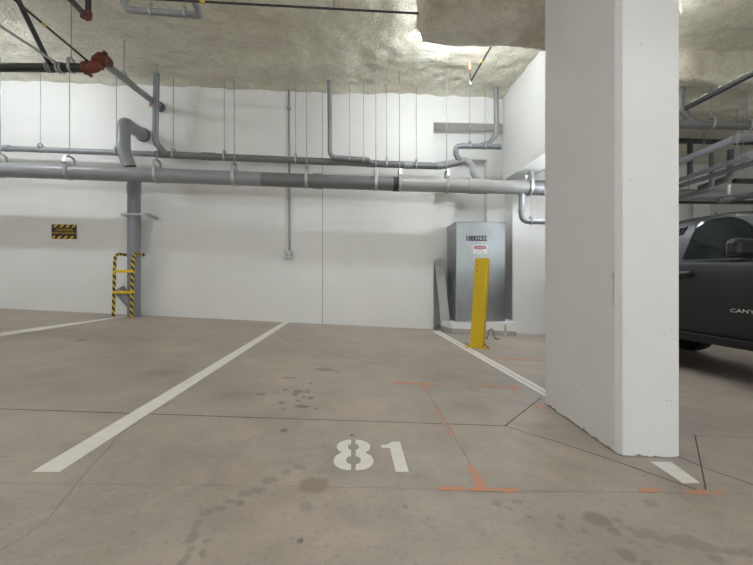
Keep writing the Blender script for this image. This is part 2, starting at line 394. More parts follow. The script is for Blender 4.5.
def foam_block(name, x0, x1, y0, y1, z0, z1, s=.06, rad=.07):
    bm = bmesh.new(); key = {}
    nx, ny, nz = [max(2, int(round(d / s))) for d in (x1 - x0, y1 - y0, z1 - z0)]
    def V(i, j, k):
        if (i, j, k) in key: return key[i, j, k]
        p = Vector((x0 + (x1 - x0) * i / nx, y0 + (y1 - y0) * j / ny, z0 + (z1 - z0) * k / nz))
        q = Vector((min(max(p.x, x0 + rad), x1 - rad), min(max(p.y, y0 + rad), y1 - rad), max(p.z, z0 + rad)))
        d = p - q
        if d.length > 1e-6: p = q + d.normalized() * rad if d.length > rad else p
        n = d.normalized() if d.length > 1e-6 else Vector((0, 0, -1))
        p += n * disp(p, .045)
        key[i, j, k] = bm.verts.new(p); return key[i, j, k]
    for i in range(nx):
        for j in range(ny): bm.faces.new((V(i, j, 0), V(i, j + 1, 0), V(i + 1, j + 1, 0), V(i + 1, j, 0)))
    for k in range(nz):
        for i in range(nx):
            for j in (0, ny): bm.faces.new((V(i, j, k), V(i + 1, j, k), V(i + 1, j, k + 1), V(i, j, k + 1)))
        for j in range(ny):
            for i in (0, nx): bm.faces.new((V(i, j, k), V(i, j + 1, k), V(i, j + 1, k + 1), V(i, j, k + 1)))
    o = struct(obj(name, bm, M['foam']))
    for p in o.data.polygons: p.use_smooth = True
DX0, DX1, DY0, DY1, DZ = .68, 2.35, .30, 4.22, HC + 2.5
foam_block('trim_2', DX0, DX1, DY0, DY1, DZ, CE + .1)          # foam covered drop panel over the column

foam_block('trim_3', 3.25, 8.5, 5.5, 6.7, 3.70, CE + .1)      # foam covered downstand beyond the column

# ------------------------------------------------------------------ column
cA = G(622.6, 456.5); cB = G(676.6, 457); cC = G(616.6, 453); cD = G(546.6, 404)
top = DZ + .12
bm = bmesh.new()
foot = [(cA.x, cA.y), (cB.x, cA.y), (cB.x + .02, cD.y), (cD.x - .01, cD.y), (cC.x - .01, cC.y)]
lo = [bm.verts.new((x, y, fz(x) - .01)) for x, y in foot]; hi = [bm.verts.new((x, y, top)) for x, y in foot]
bm.faces.new(lo[::-1]); bm.faces.new(hi)
for i in range(5): bm.faces.new((lo[i], lo[(i + 1) % 5], hi[(i + 1) % 5], hi[i]))
col = obj('concrete_column', bm, M['column']); rebase(col, (cA.x, cA.y, fz(cA.x)))
tag(col, 'white painted concrete column standing on the right parking line', 'column')
bm = bmesh.new()                                     # rough unpainted skirt at the slab
cen = Vector((sum(p[0] for p in foot) / 5, sum(p[1] for p in foot) / 5))
seg = []
for i in range(5):
    a = Vector(foot[i]); b = Vector(foot[(i + 1) % 5]); n = max(2, int((b - a).length / .02))
    for k in range(n): seg.append(a.lerp(b, k / n))
r0, r1 = [], []
for p in seg:
    d = (p - cen).normalized(); h = .004 + .012 * random.random(); w = .005 + .007 * random.random()
    q = p + d * w; t = p + d * .002
    r0.append(bm.verts.new((q.x, q.y, fz(q.x)))); r1.append(bm.verts.new((t.x, t.y, fz(t.x) + h)))
for i in range(len(seg)):
    j = (i + 1) % len(seg); bm.faces.new((r0[i], r0[j], r1[j], r1[i]))
sk = under(obj('base_skirt', bm, M['rawconc']), col); sk['label'] = 'rough grey unpainted concrete edge'
def chip(pxs, pys, depth_y=None):
    pass
bm = bmesh.new()                                     # scuffs in the paint along the chamfer and faces
def scuff(bm, c, u, w, n, a, b):
    vs = []
    for k in range(9):
        t = 2 * PI * k / 9; rr = .6 + .6 * random.random()
        vs.append(bm.verts.new(Vector(c) + u * (a * rr * math.cos(t)) + w * (b * rr * math.sin(t)) + n * .0012))
    bm.faces.new(vs)
UZ = Vector((0, 0, 1)); UX = Vector((1, 0, 0)); UY = Vector((0, 1, 0))
lx = lambda y: cC.x - .01 + (cD.x - cC.x) * (y - cC.y) / (cD.y - cC.y)
for px, py, a, b in ((613.2, 296, .0015, .09), (612.6, 276, .004, .018), (611, 285, .002, .02)):
    scuff(bm, P(px, py, cC.y + .012) * 1 + Vector((0, 0, 0)) if False else Vector((lx(cC.y + .01), cC.y + .01, P(px, py, cC.y).z)), UY, UZ, -UX, a, b)
for px, py in ((567, 426), (569, 428), (583, 384), (585, 428)):
    r = ray(px, py); t = (cC.x + .01) / r.x; q = r * t; y = q.y
    scuff(bm, (lx(y) - .001, y, HC + q.z), UY, UZ, -UX, .008, .005)
for px, py in ((664, 335), (675, 339), (624, 329), (671, 401), (667, 400), (641, 44), (630, 180)):
    scuff(bm, P(px, py, cA.y), UX, UZ, -UY, .0035, .0025)
sc_ = under(obj('paint_scuff', bm, M['rawconc']), col); sc_['label'] = 'grey chips in the white paint'

# ------------------------------------------------------------------ paint on the floor
def flat(name, pxs, m, h=.0016, parent=None, thick=.0012):
    bm = bmesh.new()
    for poly in pxs:
        pts = [G(*p) for p in poly]
        for p in pts: p.z = fz(p.x) + h - thick
        prism(bm, pts, (0, 0, thick))
    o = obj(name, bm, m)
    if parent: under(o, parent)
    return o
def line_poly(x0, x1, y0, y1): return [(x0, y0, fz(x0)), (x1, y0, fz(x1)), (x1, y1, fz(x1)), (x0, y1, fz(x0))]
def flatw(name, polys, m, h=.0016, thick=.0012):
    bm = bmesh.new()
    for pts in polys: prism(bm, [Vector((x, y, fz(x) + h - thick)) for x, y, z in pts], (0, 0, thick))
    return obj(name, bm, m)
o = flat('parking_line', [[(32, 472), (59.5, 472), (290.5, 321.5), (284.5, 321.5)]], M['linepaint'])
rebase(o, G(46, 472)); tag(o, 'long white parking line left of the number, ending at the wall below the conduit', 'parking line')
o = flat('parking_line', [[(-60, 346), (-60, 340.5), (122, 316.5), (129, 316.0)]], M['linepaint'])
rebase(o, G(0, 335)); tag(o, 'white parking line leading to the striped ladder at far left', 'parking line')
o = flat('parking_line', [[(432, 331), (435.3, 331), (546, 394), (546, 397.2)], [(436.2, 331), (439.4, 331), (546, 390), (546, 393.2)]], M['linepaint'])
rebase(o, G(437, 331)); tag(o, 'split white parking line running past the yellow bollard to the column', 'parking line')
o = flat('parking_line', [[(650.5, 462), (671, 462), (700, 483), (683, 483.5)]], M['linepaint'])
rebase(o, G(675, 472)); tag(o, 'short white stub of parking line in front of the column', 'parking line')
# stencilled bay number
def zc(x, y): return (320 + x / 7.53, 425 + y / 7.53)
def smoothpoly(pts, k=5):
    out = []; n = len(pts)
    for i in range(n):
        p0, p1, p2, p3 = [Vector(pts[(i + j - 1) % n]) for j in range(4)]
        for q in range(k):
            t = q / k
            out.append(tuple(.5 * ((2 * p1) + (-p0 + p2) * t + (2 * p0 - 5 * p1 + 4 * p2 - p3) * t * t + (-p0 + 3 * p1 - 3 * p2 + p3) * t ** 3)))
    return out
def openspline(pts, k=5):
    out = []; n = len(pts)
    for i in range(n - 1):
        p0 = Vector(pts[max(i - 1, 0)]); p1 = Vector(pts[i]); p2 = Vector(pts[i + 1]); p3 = Vector(pts[min(i + 2, n - 1)])
        for q in range(k):
            t = q / k
            out.append(tuple(.5 * ((2 * p1) + (-p0 + p2) * t + (2 * p0 - 5 * p1 + 4 * p2 - p3) * t * t + (-p0 + 3 * p1 - 3 * p2 + p3) * t ** 3)))
    out.append(tuple(pts[-1])); return out
lo_ = [(234, 112), (185, 118), (143, 137), (127, 165), (138, 192), (160, 208), (122, 232), (103, 270), (115, 303), (150, 327), (190, 338), (234, 341)]
li_ = [(234, 298), (208, 288), (196, 267), (208, 245), (234, 236)]
lj_ = [(234, 190), (216, 180), (210, 166), (218, 150), (234, 144)]
ro_ = [(269, 112), (318, 118), (362, 137), (378, 165), (367, 192), (343, 210), (384, 234), (403, 270), (391, 303), (356, 327), (316, 338), (269, 341)]
ri_ = [(269, 298), (297, 288), (308, 267), (297, 245), (269, 236)]
rj_ = [(269, 190), (287, 180), (293, 166), (285, 150), (269, 144)]
num = empty('bay_number', G(371, 470), 'white stencilled parking bay number 81 painted on the floor', 'number')
half = lambda o_, i_, j_: [zc(*p) for p in openspline(o_) + openspline(i_) + openspline(j_)]
flat('digit', [half(lo_, li_, lj_), half(ro_, ri_, rj_)], M['linepaint'], parent=num)
flat('digit', [[zc(*p) for p in ((540, 127), (602, 127), (668, 354), (570, 354), (527, 175), (463, 173), (458, 152), (505, 150))]], M['linepaint'], parent=num)
# orange survey spray
OR = [('orange spray T mark on the floor behind the number 81', [[(393, 381.5), (442, 384), (441, 385.6), (393, 383.6)], [(421, 384.5), (425.5, 384.5), (429, 392), (426, 392)]]),
      ('orange dashes sprayed along the crack right of the number 81', [[(432.5, 407), (435.5, 407), (455, 437), (451.5, 437)]]),
      ('orange spray corner mark right of the number, nearest the camera', [[(438, 486.5), (520, 489), (520, 492.3), (438, 490.5)], [(467, 464), (472, 464), (489, 489), (477, 489)]]),
      ('orange spray mark beside the parking line near the bollard', [[(479, 385), (522, 387), (521, 388.6), (479, 386.8)], [(511, 389), (515, 389), (521, 394.5), (517, 394.5)]]),
      ('orange spray patch at the left foot of the column', [[(533, 404), (546, 406.5), (547, 410), (540, 409.5)]]),
      ('left orange spray dab in front of the column', [[(638, 489), (650, 487.5), (661, 491), (650, 493), (640, 492.5)]]),
      ('right orange spray dab by the corner of the dark joint', [[(684, 490.5), (704, 490), (724, 493), (722, 495), (700, 494), (686, 493.5)]]),
      ('faint orange streak between the bollard base and the column', [[(490, 357.5), (545, 360), (545, 361.2), (490, 358.8)]])]
for lab, polys in OR:
    o = flat('survey_mark', polys, M['orangepaint'], h=.0020, thick=.0008)
    rebase(o, G(*polys[0][0])); tag(o, lab, 'paint mark', 'orange survey marks on the floor')

# ------------------------------------------------------------------ pipes on the back wall
YM = 6.4
def clevis(bm, c, r, w, topz):            # U-strap in the YZ plane around a pipe running along X
    pts = []
    for k in range(17):
        a = PI + PI * k / 16
        pts.append(Vector((0, math.cos(a) * (r + .004), math.sin(a) * (r + .004))))
    zt = topz - c.z
    path = [Vector((0, -.030, zt)), Vector((0, -r * .8, zt - .012)), Vector((0, -(r + .010), r * 1.2))] + pts + [Vector((0, r + .010, r * 1.2)), Vector((0, r * .8, zt - .012)), Vector((0, .030, zt))]
    th = .007
    rows = []
    for i, p in enumerate(path):
        t = (path[min(i + 1, len(path) - 1)] - path[max(i - 1, 0)]).normalized(); n = Vector((0, t.z, -t.y))
        rows.append([bm.verts.new(c + p + n * s + Vector((x, 0, 0))) for s, x in ((0, -w / 2), (0, w / 2), (th, w / 2), (th, -w / 2))])
    for a, b in zip(rows, rows[1:]):
        for k in range(4): bm.faces.new((a[k], a[(k + 1) % 4], b[(k + 1) % 4], b[k]))
    bm.faces.new(rows[0]); bm.faces.new(rows[-1][::-1])
    box(bm, c.x - w / 2, c.x + w / 2, c.y - .03, c.y + .03, topz - .004, topz + .006)
    sweep(bm, [c + Vector((0, -(r + .03), r * 1.08)), c + Vector((0, r + .03, r * 1.08))], .008, 8)
def hanger(c, r, label, group, topz=CE, w=.04, gap=.09, rod=.007, yoke=True):
    e = empty('pipe_hanger', (c.x, c.y, topz), label, 'pipe hanger', group)
    bm = bmesh.new(); sweep(bm, [Vector((c.x, c.y, topz + .03)), Vector((c.x, c.y, c.z + r + gap - .01))], rod, 8)
    under(obj('rod', bm, M['rod'], smooth=True), e)
    bm = bmesh.new(); clevis(bm, c, r, w, c.z + r + gap); under(obj('clevis', bm, M['zinc']), e)
    return e
# main drain
m0, m1, m2 = P(-45, 168, YM), P(397, 184.2, YM), P(549, 188.2, YM)
RM = .112
o = tube('drain_pipe', [along(m0, m1, -.45), along(m0, m1, .68)], RM, M['pvc'], 'thick grey drain pipe crossing the whole back wall', 'pipe', seg=28)
main = o
under(tube('pipe_length', [along(m0, m1, .68), along(m0, m1, .995)], RM - .001, M['pvcdark'], seg=28), main)
px_ = under(tube('pipe_length', [along(m1, m2, .0), along(m1, m2, .86)], RM, M['pvclight'], seg=28), main); px_['label'] = 'paler grey pipe length'
collar('coupling', along(m0, m1, .990), along(m1, m2, .014), RM + .004, M['rubber'], main, 28)
collar('coupling', along(m0, m1, .800), along(m0, m1, .822), RM + .010, M['pvcdark'], main, 28)
collar('coupling', along(m1, m2, .46), along(m1, m2, .585), RM + .010, M['pvclight'], main, 28)
collar('coupling', along(m1, m2, .855), along(m1, m2, .95), RM + .008, M['pvcdark'], main, 28)
collar('end_cap', along(m1, m2, .95), along(m1, m2, 1.0), RM + .014, M['pvc'], main, 28)
def on_main(px):
    t = (px + 45) / (397 + 45)
    return along(m0, m1, t) if px < 397 else along(m1, m2, (px - 397) / (549 - 397))
names = ['at the left edge of the photo', 'between the caution sign and the left edge', 'beside the crooked vent pipe', 'left of the vertical conduit', 'right of the vertical conduit',
         'left of the black rubber coupling', 'nearest the black rubber coupling', 'above the galvanised cabinet', 'next to the column']
for k, px in enumerate((-2, 64, 150, 227.5, 302, 374.5, 399.5, 446, 529)):
    c = on_main(px)
    hanger(c, RM + (.012 if px > 525 else 0), 'zinc strap hanger on the thick drain pipe, ' + names[k], 'hangers of the thick drain pipe', topz=(CE if px < 520 else BZ), gap=.125)
# small upper pipe
YS = 6.85
s0, s1, s2, s3 = P(-50, 146.4, YS), P(152, 154, YS), P(300, 160.5, YS), P(440, 166.3, YS)
up = tube('branch_pipe', [along(s0, s1, -.9), s1, P(156, 154.2, YS)], .046, M['pvc'], 'thinner grey pipe running above and behind the thick drain pipe', 'pipe', seg=20)
j0, j1, j2, j3, j4 = P(452, 163.4, YS), P(466, 160.5, YS - .05), P(472.5, 166, YS - .12), P(473.5, 173, YS - .25), P(481, 183, YM + .05)
under(tube('pipe_length', [P(156, 154.2, YS), s2, P(372, 163.6, YS), s3], .058, M['pvcdark'], seg=20), up)
q = under(tube('trap_bend', [s3, j0, j1, j2, j3, j4], .062, M['pvc'], fr=.06, seg=20), up)
def coll2(a, b, r, m=M['pvc'], par=None): collar('coupling', a, b, r, m, par, 20)
coll2(P(5, 148.3, YS), P(10, 148.5, YS), .054, par=up); coll2(P(202, 156.2, YS), P(216, 156.8, YS), .066, M['pvcdark'], up)
coll2(P(366, 163.2, YS), P(377, 163.8, YS), .066, M['pvcdark'], up); coll2(P(404, 165, YS), P(412, 165.3, YS), .064, par=up); coll2(P(437, 166, YS), P(446, 164.9, YS), .066, par=up)
def on_small(px):
    for a, b, x0, x1 in ((s0, s1, -50, 152), (s1, s2, 152, 300), (s2, s3, 300, 440)):
        if px <= x1: return along(a, b, (px - x0) / (x1 - x0))
sm = ['farthest left, above the caution sign', 'beside the crooked vent pipe', 'right of the wye below the wall stub', 'above the big strap at mid wall', 'left of the vertical vent drop',
      'first to the right of the elbowed vent drop', 'nearest the niche']
for k, px in enumerate((39, 115.5, 173, 223.5, 295.5, 386, 416)):
    c = on_small(px); hanger(c, .046 if px < 152 else .058, 'rod hanger on the upper grey pipe, ' + sm[k], 'hangers of the upper grey pipe', w=.025, gap=.05, rod=.0055)
# vertical vent dropping into the upper pipe (wye)
e0 = P(156.5, 70, 6.7); e0.z = CE + .02
tube('vent_pipe', [e0, P(155.2, 142, 6.75), P(165, 153.5, YS)], .049, M['pvcblue'], 'grey vent pipe rising from the upper pipe to the ceiling beside the wall stub', 'pipe', fr=.08)
# crooked vent from the wall down into the main drain
ve = tube('vent_pipe', [P(143.5, 135, WY), P(139, 132, 6.95), P(123.5, 122, 6.5), P(123.5, 150, 6.45), P(130, 168, 6.42)], .098, M['pvc'], 'fat crooked grey vent pipe bending from the wall into the drain pipe', 'pipe', fr=.12, seg=24)
collar('coupling', P(123.5, 133, 6.475), P(123.5, 135, 6.473), .100, M['pvc'], ve, 24); collar('coupling', P(123.5, 149, 6.452), P(123.8, 151, 6.45), .100, M['pvc'], ve, 24)
collar('wall_flange', P(143.5, 135, WY), P(142.8, 134.6, WY - .04), .12, M['pvcdark'], ve, 24)
# down pipe to the floor
d0 = P(134.2, 176, YM + .1); d2 = P(134.2, 300, 6.84)
dz = fz(d2.x)
dp = tube('down_pipe', [d0, P(134.2, 186, 6.72), P(134, 196, 6.84), Vector((P(134, 300, 6.84).x, 6.84, dz))], .098, M['pvcblue'], 'vertical blue-grey drain pipe behind the striped ladder', 'pipe', fr=.14, seg=26, base=(d2.x, 6.84, dz))
collar('coupling', P(134, 193, 6.84), P(134, 184, 6.78), .108, M['pvcblue'], dp, 24)
w1 = P(119.8, 290.5, 6.80); w0 = P(133, 305, 6.86)
under(tube('cleanout_branch', [w0, w1], .088, M['pvc'], seg=24), dp)
collar('cleanout_cap', w1, along(w0, w1, 1.10), .098, M['pvc'], dp, 24)
bm = bmesh.new(); k0, k1 = P(120.5, 214, 6.72), P(146.5, 214, 6.72)
box(bm, k0.x, k1.x, 6.725, 6.735, k0.z - .02, k0.z + .02); box(bm, k0.x, k0.x + .03, 6.73, WY, k0.z - .02, k0.z + .02); box(bm, k1.x - .03, k1.x, 6.73, WY, k0.z - .02, k0.z + .02)
under(obj('clamp', bm, M['zinc']), dp)
# conduit and junction box
c0 = P(289, 80, WY - .03); c0.z = CE; c1 = P(289.5, 251, WY - .03)
cd = tube('conduit', [c0, c1], .019, M['conduit'], 'thin vertical steel conduit fixed to the back wall', 'conduit', seg=12)
for t in (.12, .45, .68):
    q = along(c0, c1, t); bm = bmesh.new(); box(bm, q.x - .035, q.x + .035, WY - .05, WY, q.z - .012, q.z + .012); under(obj('strap', bm, M['conduit'], bevel=.004), cd)
jb = P(289, 254.5, WY - .04)
e = empty('junction_box', (jb.x, WY, jb.z), 'small square steel junction box at the foot of the conduit', 'junction box')
bm = bmesh.new(); box(bm, jb.x - .062, jb.x + .062, WY - .06, WY, jb.z - .075, jb.z + .065); under(obj('housing', bm, M['zinc'], bevel=.008), e)
bm = bmesh.new(); box(bm, jb.x - .056, jb.x + .056, WY - .066, WY - .058, jb.z - .07, jb.z + .06); under(obj('cover_plate', bm, M['zinc'], bevel=.003), e)
for sxx in (-1, 1):
    bm = bmesh.new(); box(bm, jb.x + sxx * .03 - .012, jb.x + sxx * .03 + .012, WY - .071, WY - .064, jb.z - .03, jb.z + .02); under(obj('socket', bm, M['steeldark']), e)
# elbowed vent drop
v0 = P(329.5, 80, 6.72); v0.z = CE + .02
vd = tube('vent_pipe', [v0, P(330, 157, 6.72), P(366, 159.5, 6.72), P(375, 164, YS)], .038, M['pvcblue'], 'thin grey vent drop with an elbow left of the wall hanger rods', 'pipe', fr=.11)
collar('coupling', P(362, 159.3, 6.72), P(369, 160.3, 6.75), .046, M['pvcdark'], vd)
hanger(P(349.5, 158.3, 6.72), .038, 'thin rod hanger on the short level leg of the elbowed vent drop', 'hangers of the vent pipes', w=.022, gap=.04, rod=.0055)
bm = bmesh.new()
q = P(363.5, 159, 6.72); hanger(q, .046, 'thin rod hanger at the end of the elbowed vent drop', 'hangers of the vent pipes', w=.022, gap=.04, rod=.0055)
# vent loop in the niche corner
n0 = P(496, 87, 6.75); n0.z = CE + .02
vl = tube('vent_pipe', [n0, P(496.3, 134, 6.75), P(489, 143.5, 6.75), P(480, 145.8, 6.75)], .042, M['pvcblue'], 'grey vent pipe with an S bend beside the white downstand beam', 'pipe', fr=.045)
under(tube('pipe_length', [P(499.5, 146.6, 6.75), P(470, 146.2, 6.75), P(456, 146, 6.75), P(455.5, 155, 6.75), P(462, 162.5, YS - .03)], .044, M['pvcblue'], fr=.16), vl)
collar('end_cap', P(497.5, 146.6, 6.75), P(500.5, 146.6, 6.75), .050, M['pvcblue'], vl)
hanger(P(469.7, 146.2, 6.75), .044, 'left thin rod hanger on the S bend vent pipe', 'hangers of the vent pipes', w=.022, gap=.04, rod=.0055)
hanger(P(485, 146.4, 6.75), .044, 'right thin rod hanger on the S bend vent pipe', 'hangers of the vent pipes', w=.022, gap=.04, rod=.0055)
# pipe leaving under the drain behind the column
l0 = P(521.5, 190, YM)
ul = tube('branch_pipe', [l0, P(521.5, 221, YM), P(600, 223.5, YM)], .045, M['pvcblue'], 'grey pipe dropping from the drain and turning right behind the column', 'pipe', fr=.12)
collar('coupling', P(521.5, 209, YM), P(521.5, 213, YM), .052, M['pvcblue'], ul)
hanger(P(531, 221.4, YM), .045, 'thin rod hanger on the low pipe behind the column', 'hangers of the vent pipes', topz=on_main(531).z - RM, w=.022, gap=.04, rod=.005)
# wall stub with the long grey sprinkler leg and red fittings
YH = 5.1
h0, h1 = P(-60, 67, YH), P(86, 68, YH)
sp = tube('sprinkler_main', [along(h0, h1, -2.2), h1], .052, M['blackpipe'], 'black horizontal sprinkler pipe with red grooved fittings at upper left', 'pipe', seg=20)
q1, q2 = P(93, 66.5, YH), P(100, 57.5, YH + .12)
bm = bmesh.new(); sweep(bm, fillet([P(84, 68, YH), P(96, 67.5, YH), P(99.5, 56.5, YH + .06), P(107, 62.5, YH + .30)], .09), .066, 20)
f_ = under(obj('grooved_fitting', bm, M['red'], smooth=True), sp); f_['label'] = 'rust red pipe fittings'
for a, b, r in ((P(84, 68, YH), P(87, 68, YH), .076), (P(97.8, 63.5, YH + .02), P(98.5, 60.5, YH + .04), .078), (P(103.5, 59.6, YH + .2), P(107, 62.5, YH + .30), .076)):
    collar('fitting_ring', a, b, r, M['red'], sp)
for px, py in ((90, 75), (100, 54), (105, 53), (88, 62), (101, 68)):
    c = P(px, py, YH + .02); bm = bmesh.new(); box(bm, c.x - .018, c.x + .018, c.y - .03, c.y + .03, c.z - .014, c.z + .014); under(obj('fitting_bolt', bm, M['red'], bevel=.003), sp)
g0, g1 = P(103, 62, YH + .2), P(160.5, 107.5, WY)
gl = tube('sprinkler_pipe', [g0, g1], .047, M['greypipe'], 'grey pipe slanting from the red fitting back into the wall', 'pipe', seg=20)
collar('wall_flange', along(g0, g1, .965), g1, .085, M['pvcdark'], gl)
q = collar('coupling', along(g0, g1, .50), along(g0, g1, .515), .050, M['greypipe'], gl)
q = P(151, 105, 6.85); bm = bmesh.new(); box(bm, q.x - .025, q.x + .025, 6.83, 6.87, q.z - .02, q.z + .03); under(obj('orange_plug', bm, M['orange'], bevel=.005), gl)
c = along(g0, g1, .30); hanger(c, .047, 'thin rod hanger on the slanting grey pipe', 'hangers of the sprinkler pipes', w=.025, gap=.05, rod=.006)
for px, lab in ((71, 'rod hanger on the black sprinkler pipe next to the red fittings'),):
    hanger(along(h0, h1, (px + 60) / 146), .052, lab, 'hangers of the sprinkler pipes', w=.03, gap=.06, rod=.006)
for px in (47.5, 50.5):
    c = along(h0, h1, (px + 60) / 146); collar('grooved_clamp', c - Vector((.010, 0, 0)), c + Vector((.010, 0, 0)), .060, M['conduit'], sp)
for px in (58, 61.5):
    c = along(h0, h1, (px + 60) / 146); collar('grooved_clamp', c - Vector((.011, 0, 0)), c + Vector((.011, 0, 0)), .066, M['zinc'], sp)
b0 = P(50.5, 66, YH); b1 = P(14, -8, 4.15)
tube('sprinkler_branch', [b1, b0], .027, M['blackpipe'], 'black branch pipe slanting down to the black sprinkler pipe', 'pipe', seg=14)
b0 = P(61, 66, YH + .06); b1 = P(-70, -20, 3.0); b1 = b0 + (b1 - b0) * 1.6
tube('conduit', [b1, b0], .014, M['panel'], 'pale thin brace conduit slanting across the ceiling at far left', 'conduit', seg=10)
b0 = P(90, 63, YH); b1 = P(14, -.5, 3.95); b1 = b0 + (b1 - b0) * 2.2
k = tube('cable_line', [b1, b0], .012, M['blackpipe'], 'thin black line with a yellow tag running to the red fitting', 'pipe', seg=10)
c = P(38, 20, 4.35); a = b0 + (b1 - b0).normalized() * ((c - b0).length); collar('tag', a, a + (b1 - b0).normalized() * .06, .0155, M['yellowtag'], k, 12)
# V of two black pipes at the top edge
z0 = P(86, 15, 4.0)
vt = tube('sprinkler_drop', [Vector((P(88.3, 8, 4.0).x, 4.0, CE + .02)), P(88.3, 14, 4.0)], .026, M['blackpipe'], 'black sprinkler drop from the ceiling with a red elbow at the top edge', 'pipe', seg=14)
under(tube('side_leg', [P(63, -8, 3.55), P(84.5, 14.5, 3.98)], .026, M['blackpipe'], seg=14), vt)
for a, b, r in ((P(88.3, 12, 4.0), P(87.5, 18.5, 4.0), .036), (P(82, 14.5, 3.95), P(88, 18, 4.0), .034)):
    q = collar('elbow', a, b, r, M['red'], vt, 16); q['label'] = 'rust red elbow'
# grey run near the top edge
yt = 4.25
tr = tube('branch_pipe', [P(123.5, -25, yt), P(123.5, 9.5, yt), P(196, 15.2, yt), P(199.5, 15.4, yt), P(198.3, 10, yt - .05), P(190, -8, 3.95)], .033, M['pvc'], 'grey pipe with an elbow hanging from the ceiling at the top edge', 'pipe', fr=.09)
collar('coupling', P(193, 15, yt), P(199.5, 15.4, yt), .038, M['pvc'], tr)
hanger(P(150.5, 11.6, yt), .033, 'left rod hanger on the grey pipe at the top edge', 'hangers of the top grey pipe', w=.02, gap=.05, rod=.006)
hanger(P(185, 14.2, yt), .033, 'right rod hanger on the grey pipe at the top edge', 'hangers of the top grey pipe', w=.02, gap=.05, rod=.006)
yl = 3.95
t0, t1 = P(150, -1.2, yl), P(421, 13.6, yl)
tl = tube('sprinkler_line', [P(60, -6, yl), t0, t1], .011, M['blackpipe'], 'thin black line crossing the ceiling to the foam drop panel', 'pipe', seg=10)
collar('tag', along(t0, t1, .180), along(t0, t1, .197), .016, M['yellowtag'], tl, 12)
c = along(t0, t1, .67); bm = bmesh.new(); sweep(bm, [c, Vector((c.x, c.y, CE + .02))], .007, 8)
under(obj('hanger_rod', bm, M['rod'], smooth=True), tl)
# upright sprinkler head behind the drop panel
y6 = 5.95
a = P(470.3, 82, y6); b = P(499, 33, 4.75)
sh = tube('sprinkler_line', [b, a, P(470, 74, y6)], .013, M['blackpipe'], 'short black sprinkler line coming from behind the foam drop panel', 'pipe', seg=10)
collar('tag', along(a, b, .46), along(a, b, .50), .018, M['yellowtag'], sh, 12)
q = collar('sprinkler_cap', P(470, 70.5, y6), P(469.7, 62.5, y6), .022, M['orange'], sh, 14); q['label'] = 'orange protective cap'
collar('fitting', P(470.5, 85, y6), P(470.5, 80.5, y6), .022, M['zinc'], sh, 12)

# ------------------------------------------------------------------ sign
s0, s1 = P(51.5, 224.3, WY - .006), P(76.6, 239, WY - .006)
sg = empty('caution_sign', (s0.x, WY, s1.z), 'black and yellow caution low clearance sign on the back wall', 'sign')
W_, H_ = s1.x - s0.x, s0.z - s1.z
bm = bmesh.new(); box(bm, s0.x, s1.x, WY - .006, WY, s1.z, s0.z); under(obj('plate', bm, M['signblack']), sg)
for zz0, zz1, off in ((s0.z - H_ * .21, s0.z, 0.02), (s1.z, s1.z + H_ * .21, -.02)):
    bm = bmesh.new(); pw = W_ / 4.05
    for k in range(-1, 6):
        x = s0.x + off + k * pw; sk_ = (zz1 - zz0) * .8
        pts = [(x, zz0), (x + pw * .5, zz0), (x + pw * .5 + sk_, zz1), (x + sk_, zz1)]
        pts = [(min(max(a, s0.x), s1.x), z) for a, z in pts]
        if abs(pts[0][0] - pts[1][0]) < 1e-4 or abs(pts[2][0] - pts[3][0]) < 1e-4: continue
        prism(bm, [(a, WY - .0075, z) for a, z in pts], (0, .0013, 0))
    under(obj('hazard_stripes', bm, M['signyellow']), sg)
mx_ = (s0.x + s1.x) / 2; mz_ = (s0.z + s1.z) / 2
text('lettering', 'CAUTION', .062, Matrix.Translation((mx_, WY - .007, mz_ + .028)) @ FRONT, M['signyellow'], sg)
text('lettering', 'LOW CLEARANCE', .056, Matrix.Translation((mx_, WY - .007, mz_ - .025)) @ FRONT, M['signyellow'], sg, sx=.86)

# ------------------------------------------------------------------ striped ladder
YL = 6.66
lb = G(113.5, 314.5); 
xl0 = P(113.3, 314, YL).x; xr0 = P(131.3, 314, YL).x; xl1 = P(115, 256, YL).x; xr1 = P(133.2, 256, YL).x
zt = P(120, 253.7, YL + .1).z
ld = empty('striped_ladder', ((xl0 + xr0) / 2, YL, fz(xl0)), 'small black and yellow striped ladder in front of the down pipe', 'ladder')
for a, b in ((xl0, xl1), (xr0, xr1)):
    bm = bmesh.new(); sweep(bm, fillet([Vector((a, YL, fz(a))), Vector((b, YL, zt)), Vector((b + .01, WY - .165, zt - .005))], .17, 10), .023, 14)
    under(obj('handrail', bm, M['stripe'], smooth=True), ld)
    collar('end_cap', (b + .01, WY - .17, zt - .005), (b + .01, WY - .15, zt - .005), .027, M['signblack'], ld)
for py in (271.2, 292.3):
    z = P(120, py, YL).z; bm = bmesh.new(); t = (z - fz(xl0)) / (zt - fz(xl0)); xa = xl0 + (xl1 - xl0) * t; xb = xr0 + (xr1 - xr0) * t
    box(bm, xa, xb + .01, YL - .03, YL + .06, z - .022, z + .022); q = under(obj('rung', bm, M['yellow'], bevel=.006), ld); q['label'] = 'plain yellow rung'

